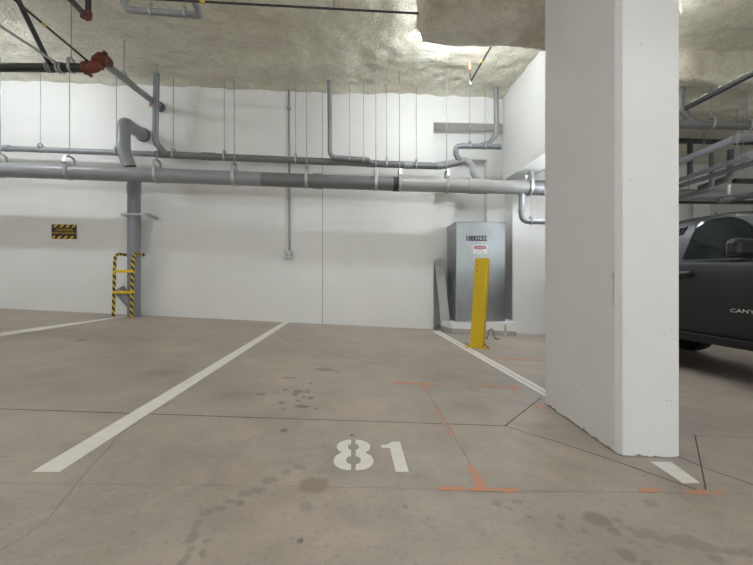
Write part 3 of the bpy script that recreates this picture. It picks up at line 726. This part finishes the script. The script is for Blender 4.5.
# ------------------------------------------------------------------ concrete pad, cabinet, panel, bollard, hoop
pz = P(480, 322.5, 6.62).z
pd0 = G(451.5, 333.5); pe = G(516, 336.5); py0 = pd0.y
foot = [(NX0 + .16, NY - .006), (P(441.5, 329, 6.95).x, 6.95), (pd0.x, py0), (pe.x, py0), (pe.x, WY - .006), (NX1 - .006, WY - .006), (NX1 - .006, NY - .006)]
bm = bmesh.new()
lo = [bm.verts.new((x, y, fz(x) - .005)) for x, y in foot]; mid = [bm.verts.new((x, y, fz(x) + .085)) for x, y in foot]; hi = [bm.verts.new((x, y, pz)) for x, y in foot]
n = len(foot)
bm.faces.new(lo[::-1]); bm.faces.new(hi)
for i in range(n):
    j = (i + 1) % n
    f = bm.faces.new((lo[i], lo[j], mid[j], mid[i])); f.material_index = 1
    bm.faces.new((mid[i], mid[j], hi[j], hi[i]))
pad = obj('equipment_pad', bm, [M['wall'], mat('bare_pad_concrete', (0.40, 0.385, 0.37), .8, var=.15, scale=14, bump=.3)])
rebase(pad, (pd0.x, py0, fz(pd0.x))); tag(pad, 'white painted concrete plinth under the galvanised cabinet', 'plinth')
cy0 = 6.76
a = P(503, 324, py0); bm = bmesh.new()
prism(bm, [(a.x + u, py0 - .0012, fz(a.x) + v) for u, v in ((0, .01), (.07, .01), (.065, .10), (.05, .19), (.012, .19), (.02, .10))], (0, .001, 0))
q = under(obj('rust_stain', bm, mat('rust_stain_brown', (0.58, 0.49, 0.38), .8, var=.25, scale=12)), pad); q['label'] = 'brown rust streak'
cx0, cx1 = P(456.2, 300, cy0).x, P(505.5, 300, cy0).x; ct = P(480, 222, cy0).z; cy1 = 7.42
cab = empty('equipment_cabinet', ((cx0 + cx1) / 2, (cy0 + cy1) / 2, pz), 'tall galvanised steel cabinet numbered 1880232 on the white plinth', 'cabinet')
bm = bmesh.new(); box(bm, cx0, cx1, cy0, cy1, pz, ct); under(obj('body', bm, M['galv'], bevel=.012), cab)
bm = bmesh.new(); box(bm, cx0 - .006, cx1 + .006, cy0 - .006, cy1, ct - .03, ct + .006); under(obj('lid', bm, M['galv'], bevel=.006), cab)
FR = lambda px, py: Matrix.Translation(P(px, py, cy0 - .003)) @ FRONT
for k, ch in enumerate('1880232'):
    c = P(466.8 + k * 3.07, 238.6, cy0)
    text('digit', ch, .125, Matrix.Translation((c.x, cy0 - .0014, c.z)) @ FRONT, M['signblack'], cab, bold=.004)
a, b = P(473.1, 245.2, cy0), P(487, 254, cy0)
pl = bmesh.new(); box(pl, a.x, b.x, cy0 - .003, cy0, b.z, a.z); ds = under(obj('danger_sign', pl, M['signwhite']), cab); ds['label'] = 'white danger label with a red header'
h_ = a.z - b.z; w_ = b.x - a.x
bm = bmesh.new(); box(bm, a.x + w_ * .07, b.x - w_ * .07, cy0 - .004, cy0 - .002, a.z - h_ * .44, a.z - h_ * .08); q = under(obj('sign_header', bm, M['signred'], bevel=.0008), cab)
mxx = (a.x + b.x) / 2
text('lettering', 'DANGER', h_ * .30, Matrix.Translation((mxx, cy0 - .0048, a.z - h_ * .27)) @ FRONT, M['signwhite'], cab)
text('lettering', 'HAZARD', h_ * .17, Matrix.Translation((mxx, cy0 - .0038, a.z - h_ * .58)) @ FRONT, M['signblack'], cab)
text('lettering', 'HIGH VOLTAGE', h_ * .17, Matrix.Translation((mxx, cy0 - .0038, a.z - h_ * .80)) @ FRONT, M['signblack'], cab)
# leaning sheet panel
bm = bmesh.new()
t0, t1, u0, u1 = P(435.0, 266, 7.25), P(444, 266, 7.25), P(441.5, 319.5, 7.0), P(450, 318.5, 7.0)
pts = [u0, u1, t1, t0]
for p in (pts[0], pts[1]): p.z = pz
prism(bm, pts, (-.012, .02, 0))
pn = obj('sheet_panel', bm, M['panel']); rebase(pn, u0); tag(pn, 'narrow grey sheet panel leaning in the niche beside the cabinet', 'panel')
# bollard
bb = G(477.2, 347.5); by = bb.y
bo = empty('bollard', bb, 'yellow leaning square steel bollard in front of the galvanised cabinet', 'bollard')
bt = P(483.0, 258.3, by)
def rect(c, w, d, ang): return [c + Vector((math.cos(ang) * sx_ * w / 2 - math.sin(ang) * sy_ * d / 2, math.sin(ang) * sx_ * w / 2 + math.cos(ang) * sy_ * d / 2, 0)) for sx_, sy_ in ((-1, -1), (1, -1), (1, 1), (-1, 1))]
ang = math.radians(-36)
bm = bmesh.new()
A = rect(Vector((bb.x, by, fz(bb.x) + .012)), .170, .10, ang); B = rect(Vector((bt.x, by + .02, bt.z)), .174, .10, ang)
va = [bm.verts.new(p) for p in A]; vb = [bm.verts.new(p) for p in B]
bm.faces.new(va[::-1]); bm.faces.new(vb)
for i in range(4): bm.faces.new((va[i], va[(i + 1) % 4], vb[(i + 1) % 4], vb[i]))
under(obj('post', bm, M['yellow'], bevel=.012), bo)
bm = bmesh.new()
Q = rect(Vector((bb.x, by + .01, 0)), .30, .20, math.radians(-6)); 
prism(bm, [Vector((p.x, p.y, fz(p.x))) for p in Q], (0, 0, .016))
under(obj('base_plate', bm, M['yellow'], bevel=.003), bo)
for p in rect(Vector((bb.x, by + .01, 0)), .25, .15, math.radians(-6)):
    bm = bmesh.new(); sweep(bm, [Vector((p.x, p.y, fz(p.x) + .014)), Vector((p.x, p.y, fz(p.x) + .036))], .013, 6); under(obj('anchor_bolt', bm, M['steeldark']), bo)
fn = Vector((math.sin(ang), -math.cos(ang), 0)); fu = Vector((math.cos(ang), math.sin(ang), 0))
for z in (.086, .16):
    t = 1 - z / 1.15; c = Vector((bb.x, by, 0)).lerp(Vector((bt.x, by + .02, 0)), t) + fn * .0505 - fu * .045; c.z = bt.z - z
    bm = bmesh.new(); sweep(bm, [c, c + fn * .001], .008, 12); under(obj('bolt_hole', bm, M['signblack']), bo)
# steel hoop on the floor
hb = G(491, 339); hx = hb.x; hy = hb.y
bm = bmesh.new()
pth = [(-.105, 0, .012), (-.06, 0, .012), (-.035, 0, .13), (-.012, 0, .155), (.012, 0, .155), (.035, 0, .13), (.06, 0, .012), (.105, 0, .012)]
sweep(bm, fillet([Vector((hx + a, hy + b, fz(hx + a) + c)) for a, b, c in pth], .03, 5), .010, 10)
ho = obj('anchor_hoop', bm, M['steeldark'], smooth=True); rebase(ho, (hx, hy, fz(hx))); tag(ho, 'small bent steel hoop on the floor beside the bollard base', 'hoop')
for s in (-1, 1):
    bm = bmesh.new(); x = hx + s * .10; box(bm, x - .035, x + .035, hy - .03, hy + .03, fz(x) - .004, fz(x) + .008); under(obj('foot_plate', bm, M['steeldark'], bevel=.002), ho)

# ------------------------------------------------------------------ pickup truck (nose towards the camera side)
TX, TY = 4.42, 3.96
TR = empty('pickup_truck', (TX, TY, fz(TX)), 'dark charcoal pickup truck parked in the next bay behind the column', 'truck', rot=(0, math.atan(SLOPE), 0))
def tl_(o, parent=None): o.parent = parent or TR; return o      # local coordinates: y rearward +, nose at -y, camera-facing side at -x
HW = .935
def loft(bm, secs):
    rings = [[bm.verts.new(p) for p in s] for s in secs]; n = len(rings[0])
    for a, b in zip(rings, rings[1:]):
        for k in range(n): bm.faces.new((a[k], a[(k + 1) % n], b[(k + 1) % n], b[k]))
    bm.faces.new(rings[0][::-1]); bm.faces.new(rings[-1])
def bsec(y, hw, zb, zt, crown=.0):
    h = zt - zb
    half = [(hw * .93, zb), (hw * .965, zb + h * .05), (hw * .985, zb + h * .25), (hw, zb + h * .50), (hw * .998, zb + h * .72), (hw * .985, zb + h * .80), (hw * .975, zb + h * .93), (hw * .945, zt)]
    return [Vector((x, y, z)) for x, z in half] + [Vector((0, y, zt + crown))] + [Vector((-x, y, z)) for x, z in half[::-1]] + [Vector((0, y, zb))]
yF, yR = -2.55, 3.10
secs = [bsec(yF, HW * .80, .52, .98), bsec(yF + .10, HW * .90, .46, 1.04, .02), bsec(yF + .35, HW * .97, .42, 1.08, .04), bsec(-1.35, HW, .40, 1.12, .05), bsec(-1.0, HW, .40, 1.135, .04),
        bsec(-.5, HW, .40, 1.15), bsec(.0, HW, .40, 1.19), bsec(.8, HW, .40, 1.205), bsec(1.1, HW, .42, 1.21), bsec(2.4, HW, .44, 1.22), bsec(yR, HW * .97, .50, 1.22)]
bm = bmesh.new(); loft(bm, secs)
body = tl_(obj('body', bm, M['truckpaint'], smooth=True))
cut = bmesh.new()
for y in (-1.62, 1.92):
    for s in (-1, 1):
        sweep(cut, [Vector((s * .62, y, .40)), Vector((s * 1.1, y, .40))], .44, 32)
co = obj('arch_cutter', cut, M['trimblack']); co.parent = TR
bpy.context.view_layer.update()
md = body.modifiers.new('arch', 'BOOLEAN'); md.object = co; md.operation = 'DIFFERENCE'; md.solver = 'EXACT'
body.modifiers.move(len(body.modifiers) - 1, 0)
bpy.context.view_layer.update()
dg = bpy.context.evaluated_depsgraph_get()
me2 = bpy.data.meshes.new_from_object(body.evaluated_get(dg)); body.modifiers.clear(); body.data = me2; me2.name = 'body'
bpy.data.objects.remove(co)
# cab: half widths at belt and roof, y stations along the length
def csec(y, zb, zt, hb, ht):
    half = [(hb, zb), (hb + (ht - hb) * .5 + .012, zb + (zt - zb) * .5), (ht + .015, zt - .07), (ht - .035, zt - .018), (ht - .16, zt)]
    return [Vector((x, y, z)) for x, z in half] + [Vector((0, y, zt + .025))] + [Vector((-x, y, z)) for x, z in half[::-1]] + [Vector((0, y, zb))]
RT = 1.715; HB, HT = HW * .945, .70
bm = bmesh.new()
loft(bm, [csec(-1.12, 1.10, 1.16, HB, HB - .06), csec(-.62, 1.12, 1.52, HB, HT + .05), csec(-.36, 1.13, 1.665, HB, HT), csec(-.10, 1.15, 1.705, HB, HT), csec(.35, 1.18, RT, HB, HT), csec(.95, 1.19, RT - .02, HB, HT), csec(1.10, 1.19, RT - .10, HB, HT), csec(1.18, 1.20, 1.26, HB, HB - .05)])
cabo = tl_(obj('cab', bm, M['truckpaint'], smooth=True))
def side_x(z, y=0):               # cab side half width at height z
    t = (z - 1.17) / (RT - .07 - 1.17); t = min(max(t, 0), 1); return HB + (HT + .015 - HB) * t + .048 * t * (1 - t)
def pane(name, poly, s, m, off=.010, th=.004, parent=None):
    bm = bmesh.new(); pts = [Vector((s * (side_x(z) + off), y, z)) for y, z in poly]
    prism(bm, pts, (-s * th, 0, 0)); return tl_(obj(name, bm, m), parent)
front_win = [(.20, 1.205), (.19, 1.40), (.175, 1.600), (.06, 1.625), (-.12, 1.628), (-.28, 1.595), (-.42, 1.52), (-.70, 1.31), (-.84, 1.185), (-.4, 1.175)]
rear_win = [(.325, 1.21), (.315, 1.600), (.70, 1.60), (.86, 1.45), (.90, 1.22)]
for s in (-1, 1):
    pane('window', openspline(front_win, 3), s, M['glass']); pane('window', rear_win, s, M['glass'])
    pane('belt_trim', [(.92, 1.188), (.92, 1.213), (0, 1.198), (-.86, 1.172), (-.86, 1.150), (0, 1.176)], s, M['trimblack'], off=.014, th=.02)
    # door seams and sill moulding, the sill lower lip
    for y0, y1 in ((.265, .271), (-.995, -.988), (.99, .997)):
        bm = bmesh.new(); box(bm, s * (HW - .01), s * (HW + .0015), y0, y1, .50, 1.15); tl_(obj('door_seam', bm, M['trimblack']))
    bm = bmesh.new(); prism(bm, [Vector((s * (HW * .93 - .03), -1.15, .335)), Vector((s * (HW * .955 + .005), -1.15, .35)), Vector((s * (HW * .985 + .006), -1.15, .425)), Vector((s * (HW * .93 - .03), -1.15, .44))], (0, 2.28, 0))
    tl_(obj('rocker_panel', bm, M['truckpaint'], bevel=.008))
    for y in (.125, .98):
        bm = bmesh.new(); sweep(bm, fillet([Vector((s * (HW - .005), y + .10, 1.045)), Vector((s * (HW + .032), y + .085, 1.045)), Vector((s * (HW + .032), y - .085, 1.042)), Vector((s * (HW - .005), y - .10, 1.042))], .03, 4), .022, 10)
        hd = tl_(obj('door_handle', bm, M['truckpaint'], smooth=True))
        bm = bmesh.new(); box(bm, s * (HW - .02), s * (HW - .001), y - .085, y + .085, .995, 1.075); tl_(obj('handle_cup', bm, M['trimblack'], bevel=.018), hd)
    # mirror
    bm = bmesh.new(); box(bm, s * (HW + .01), s * (HW + .22), -.69, -.55, 1.165, 1.335); mi_ = tl_(obj('mirror', bm, M['trimblack'], bevel=.045))
    bm = bmesh.new(); box(bm, s * (HW + .025), s * (HW + .205), -.555, -.546, 1.18, 1.32); tl_(obj('mirror_glass', bm, M['glass'], bevel=.003), mi_)
    bm = bmesh.new(); box(bm, s * (HW - .07), s * (HW + .03), -.67, -.59, 1.14, 1.20); tl_(obj('mirror_arm', bm, M['trimblack'], bevel=.01), mi_)
    # lamps
    bm = bmesh.new(); box(bm, s * .52, s * .80, yF - .012, yF + .12, .80, .98); tl_(obj('headlamp', bm, M['lamp'], bevel=.02))
    bm = bmesh.new(); box(bm, s * .78, s * .915, yR - .05, yR + .012, .85, 1.18); tl_(obj('tail_lamp', bm, M['lampred'], bevel=.02))
    # bed rail
    bm = bmesh.new(); box(bm, s * .80, s * .905, 1.2, yR - .05, 1.215, 1.24); tl_(obj('bed_rail', bm, M['trimblack'], bevel=.008))
mir = Matrix(((0, 1, 0, 0), (-1, 0, 0, 0), (0, 0, 1, 0), (0, 0, 0, 1)))
# badge on the camera-facing door: reads towards the nose (-y)
tm = Matrix(((0, 0, -1, -(HW * .997 + .0006)), (-1, 0, 0, -.43), (0, 1, 0, .692), (0, 0, 0, 1)))
cu = text('badge', 'CANYON', .046, tm, M['chrome'], TR, ext=.002, align='LEFT', sx=1.85); cu.matrix_parent_inverse = Matrix()
# antenna, roof
bm = bmesh.new(); sweep(bm, [Vector((-.1, .55, RT)), Vector((-.1, .66, RT + .14))], .006, 8); tl_(obj('antenna', bm, M['trimblack']))
bm = bmesh.new(); prism(bm, [Vector((-.72, -1.02, 1.20)), Vector((.72, -1.02, 1.20)), Vector((.60, -.42, 1.655)), Vector((-.60, -.42, 1.655))], (0, -.012, .012)); tl_(obj('windscreen', bm, M['glass']))
bm = bmesh.new(); prism(bm, [Vector((-.66, 1.165, 1.27)), Vector((.66, 1.165, 1.27)), Vector((.58, 1.115, 1.60)), Vector((-.58, 1.115, 1.60))], (0, .02, .0)); tl_(obj('rear_window', bm, M['glass']))
bm = bmesh.new(); box(bm, -.5, .5, yF - .03, yF + .06, .66, .98); tl_(obj('grille', bm, M['trimblack'], bevel=.02))
bm = bmesh.new(); box(bm, -.84, .84, yF - .08, yF + .2, .42, .62); tl_(obj('front_bumper', bm, M['trimblack'], bevel=.04))
bm = bmesh.new(); box(bm, -.86, .86, yR - .04, yR + .14, .48, .66); tl_(obj('rear_bumper', bm, M['chrome'], bevel=.03))
for s in (-1, 1):
    bm = bmesh.new(); box(bm, s * .42, s * .52, -2.2, 2.7, .34, .46); tl_(obj('chassis_rail', bm, M['trimblack'], bevel=.01))
    for y in (-1.62, 1.92):
        bm = bmesh.new(); prof = [(.215, -.10), (.30, -.118), (.362, -.095), (.372, -.05), (.372, .05), (.362, .095), (.30, .118), (.215, .10)]
        nS = 36; rg = [[bm.verts.new((s * .80 + w, y + r * math.cos(2 * PI * k / nS), .372 + r * math.sin(2 * PI * k / nS))) for r, w in prof] for k in range(nS)]
        for k in range(nS):
            for q in range(len(prof)): bm.faces.new((rg[k][q], rg[(k + 1) % nS][q], rg[(k + 1) % nS][(q + 1) % len(prof)], rg[k][(q + 1) % len(prof)]))
        wh = tl_(obj('wheel', bm, M['tyre'], smooth=True))
        bm = bmesh.new(); sweep(bm, [Vector((s * .80 + s * .02, y, .372)), Vector((s * .80 + s * .05, y, .372))], .22, 36)
        for k in range(6):
            a = k * PI / 3; u = Vector((0, math.cos(a), math.sin(a))); v = Vector((0, -math.sin(a), math.cos(a))); c = Vector((s * .86, y, .372))
            prism(bm, [c + v * .03, c + u * .21 + v * .022, c + u * .21 - v * .022, c - v * .03], (s * .03, 0, 0))
        tl_(obj('rim', bm, M['alloy']), wh)
    bm = bmesh.new()
for y in (-1.62, 1.92):
    bm = bmesh.new(); sweep(bm, [Vector((-.72, y, .372)), Vector((.72, y, .372))], .05, 12); tl_(obj('axle', bm, M['trimblack'], smooth=True))

# ------------------------------------------------------------------ pipes beyond the column on the right
YR1 = 5.75
r1 = tube('drain_pipe', [P(600, 122.5, YR1), P(800, 127.5, YR1)], .058, M['pvcdark'], 'dark grey pipe hanging highest behind the truck, with a wye by the column', 'pipe', seg=20)
vv = P(681, 100, YR1); under(tube('wye_riser', [Vector((vv.x, YR1, CE)), P(681, 108, YR1), P(694, 124.5, YR1)], .05, M['pvcdark'], fr=.05), r1)
collar('coupling', P(696, 124.8, YR1), P(703, 125, YR1), .066, M['pvcdark'], r1)
hanger(P(711, 125.2, YR1), .058, 'left rod hanger on the highest pipe behind the truck', 'hangers behind the truck', w=.03, gap=.06)
hanger(P(748.5, 126.2, YR1), .058, 'right rod hanger on the highest pipe behind the truck', 'hangers behind the truck', w=.03, gap=.06)
a, b = P(686, 108, 5.35), P(753, 73.5, 4.42); b = a + (b - a) * 1.8
sl = tube('foam_flecked_pipe', [a, b], .036, M['blackpipe'], 'black pipe flecked with foam slanting up to the right edge', 'pipe', seg=14)
bm = bmesh.new()
for k in range(60):
    t = random.random() ** .8; c = along(a, b, t) + Vector((random.uniform(-.02, .02), 0, .030 + random.uniform(0, .018)))
    bmesh.ops.create_icosphere(bm, subdivisions=1, radius=random.uniform(.008, .02), matrix=Matrix.Translation(c) @ Matrix.Diagonal((1, 1.6, .8, 1)))
q = under(obj('foam_flecks', bm, M['foam']), sl)
tube('fire_main', [P(600, 139, 8.6), P(800, 144, 8.6)], .055, M['blackpipe'], 'dark level pipe behind the slanting grey pipes at right', 'pipe')
def slant(p0, p1, r, m, name, lab, ext=1.6, both=False):
    a, b = P(*p0), P(*p1); d = b - a; return tube(name, [a - d * .25, a + d * ext], r, m, lab, 'pipe', seg=18)
s4 = slant((678, 162.5, 6.6), (736, 138.6, 5.4), .058, M['pvc'], 'drain_pipe', 'thickest slanting grey pipe behind the truck, uppermost of the slanting ones', ext=1.0)
e4 = P(736, 138.6, 5.4); t4 = tube('pipe_length', [e4, P(800, 134.5, 5.4)], .058, M['pvc'], parent=s4); collar('coupling', P(736, 138.4, 5.4), P(746, 137.4, 5.4), .068, M['pvc'], s4)
s5 = slant((690, 176.5, 7.2), (742, 158.5, 6.0), .040, M['pvc'], 'branch_pipe', 'thin slanting grey pipe meeting a black drop near the column', ext=1.0)
collar('end_cap', P(741, 158.8, 6.02), P(752, 154.5, 5.75), .062, M['pvc'], s5)
tube('sprinkler_drop', [P(690, 140, 7.25), P(690, 176, 7.25)], .046, M['blackpipe'], 'black vertical drop nearest the column above the truck', 'pipe')
slant((678, 186.5, 7.9), (753, 163, 6.4), .045, M['pvcblue'], 'branch_pipe', 'blue grey slanting pipe lowest of the long slanting ones', ext=1.3)
tube('drain_pipe', [P(711.5, 152, 7.4), P(711.5, 188, 7.4), P(706, 190.5, 7.4), P(676, 198, 7.9)], .043, M['pvcdark'], 'grey drop with an elbow turning left, above the truck roof', 'pipe', fr=.1)
tube('drain_pipe', [P(731, 150, 7.6), P(730, 177, 7.6), P(724, 180, 7.6), P(700, 188, 8.2)], .062, M['pvcdark'], 'thicker grey drop with an elbow, right of the thin drop above the truck', 'pipe', fr=.1)
tube('fire_main', [P(734, 181, 8.2), P(800, 182, 8.2)], .055, M['blackpipe'], 'black level pipe at the right edge above the truck', 'pipe')
dk = tube('duct', [P(650, 194.5, 8.5), P(722, 195.5, 8.5)], .13, M['pvc'], 'broad grey duct end above the truck roof', 'duct', seg=26)
tube('fire_main', [P(600, 201.5, 9.2), P(800, 202.5, 9.2)], .048, M['blackpipe'], 'lowest black level pipe just above the truck roof', 'pipe')
lp = tube('drain_pipe', [P(718, 200.5, 8.0), P(735, 198, 7.9), P(800, 188, 7.0)], .062, M['pvcdark'], 'dark grey pipe with a collar rising right above the truck roof', 'pipe')
collar('coupling', P(721, 200, 7.99), P(730, 198.8, 7.94), .078, M['pvcdark'], lp)
bm = bmesh.new(); c = P(728, 190, 8.0); box(bm, c.x - .035, c.x + .035, c.y - .03, c.y + .03, c.z - .11, c.z + .11)
o = obj('junction_box', bm, M['signwhite'], bevel=.008); rebase(o, (c.x, c.y, c.z)); tag(o, 'narrow white box on the pipes above the truck roof', 'junction box')
for k, (px, py, y, zt_) in enumerate(((688.5, 195, 8.6, 0), (704, 150, 8.3, 0), (737, 160, 6.3, 0), (743, 170, 7.0, 0))):
    c = P(px, py, y); bm = bmesh.new(); sweep(bm, [c, Vector((c.x, c.y, CE - .05))], .008, 8)
    o = obj('hanger_rod', bm, M['rod'], smooth=True); rebase(o, c)
    tag(o, ['thin ceiling rod closest to the column above the truck', 'thin ceiling rod left of the grey drops above the truck', 'thin ceiling rod right of the thick grey drop', 'thin ceiling rod nearest the right edge above the truck'][k], 'rod', 'ceiling rods above the truck')
tube('conduit', [P(692.5, 200, 10.5), P(692.5, 235, 10.5)], .02, M['zinc'], 'vertical conduit on the far wall behind the truck', 'conduit')

# ------------------------------------------------------------------ strip lights
def strip(x, y, z, label, along_x=True, L=1.22, tm='tube'):
    e = empty('strip_light', (x, y, CE), label, 'light', 'fluorescent strip lights'); e.rotation_euler = (0, 0, 0)
    bm = bmesh.new(); a, b = (L / 2, .045) if along_x else (.045, L / 2)
    box(bm, x - a, x + a, y - b, y + b, z + .03, z + .08); under(obj('housing', bm, M['fixture'], bevel=.008), e)
    bm = bmesh.new()
    d = Vector((L / 2 - .01, 0, 0)) if along_x else Vector((0, L / 2 - .01, 0)); c = Vector((x, y, z))
    sweep(bm, [c - d, c + d], .035, 14); under(obj('tube', bm, M[tm], smooth=True), e)
    for s in (-1, 1):
        bm = bmesh.new(); q = c + d * s * .7; sweep(bm, [q + Vector((0, 0, .07)), Vector((q.x, q.y, CE + .03))], .006, 8); under(obj('hanger_rod', bm, M['rod']), e)
ZL = HC + 3.12
strip(1.47, 5.22, HC + 3.235, 'strip light half hidden behind the foam drop panel')
strip(-5.38, 5.2, ZL + .05, 'strip light outside the left edge near the black pipe')
strip(.35, -.4, ZL, 'strip light above the camera, nearest the column')
strip(-5.6, -.4, ZL, 'strip light above and left of the camera', tm='tubelow')
strip(3.50, 5.0, ZL, 'upper strip light over the truck, hidden behind the column', tm='tubelow')
strip(3.32, 5.75, HC + 1.50, 'low hanging strip light over the truck bed, hidden behind the column', along_x=False, tm='tubelow')
strip(8.4, 5.2, ZL, 'strip light right of the truck')
for x, lab in ((-5.6, 'added rear left fill strip light behind the camera'), (-1.6, 'added rear middle fill strip light behind the camera'), (2.2, 'added rear fill strip light behind the camera, in line with the column'), (6.6, 'added rear right fill strip light behind the camera')):
    strip(x, -4.2, HC + 1.75, lab, L=2.4, tm='tubemid')  # unseen row added as fill for the ceiling, drop panel and column front
# ------------------------------------------------------------------ camera, world, view
cam = bpy.data.cameras.new('camera'); co = bpy.data.objects.new('camera', cam); C.objects.link(co)
co.location = (0, 0, HC); co.rotation_euler = (PI / 2, 0, -YAW)
cam.sensor_width = 36; cam.lens = F / 753 * 36; cam.clip_start = .02
sc = bpy.context.scene; sc.camera = co
w = bpy.data.worlds.new('world'); sc.world = w; w.use_nodes = True
w.node_tree.nodes['Background'].inputs['Color'].default_value = (.9, .95, 1, 1); w.node_tree.nodes['Background'].inputs['Strength'].default_value = .05
sc.view_settings.view_transform = 'Standard'; sc.view_settings.look = 'None'; sc.view_settings.exposure = 0.68; sc.view_settings.gamma = 1
sc.view_settings.use_curve_mapping = False
sc.cycles.max_bounces = 10; sc.cycles.diffuse_bounces = 6; sc.cycles.use_denoising = True
sc.cycles.caustics_reflective = False; sc.cycles.caustics_refractive = False
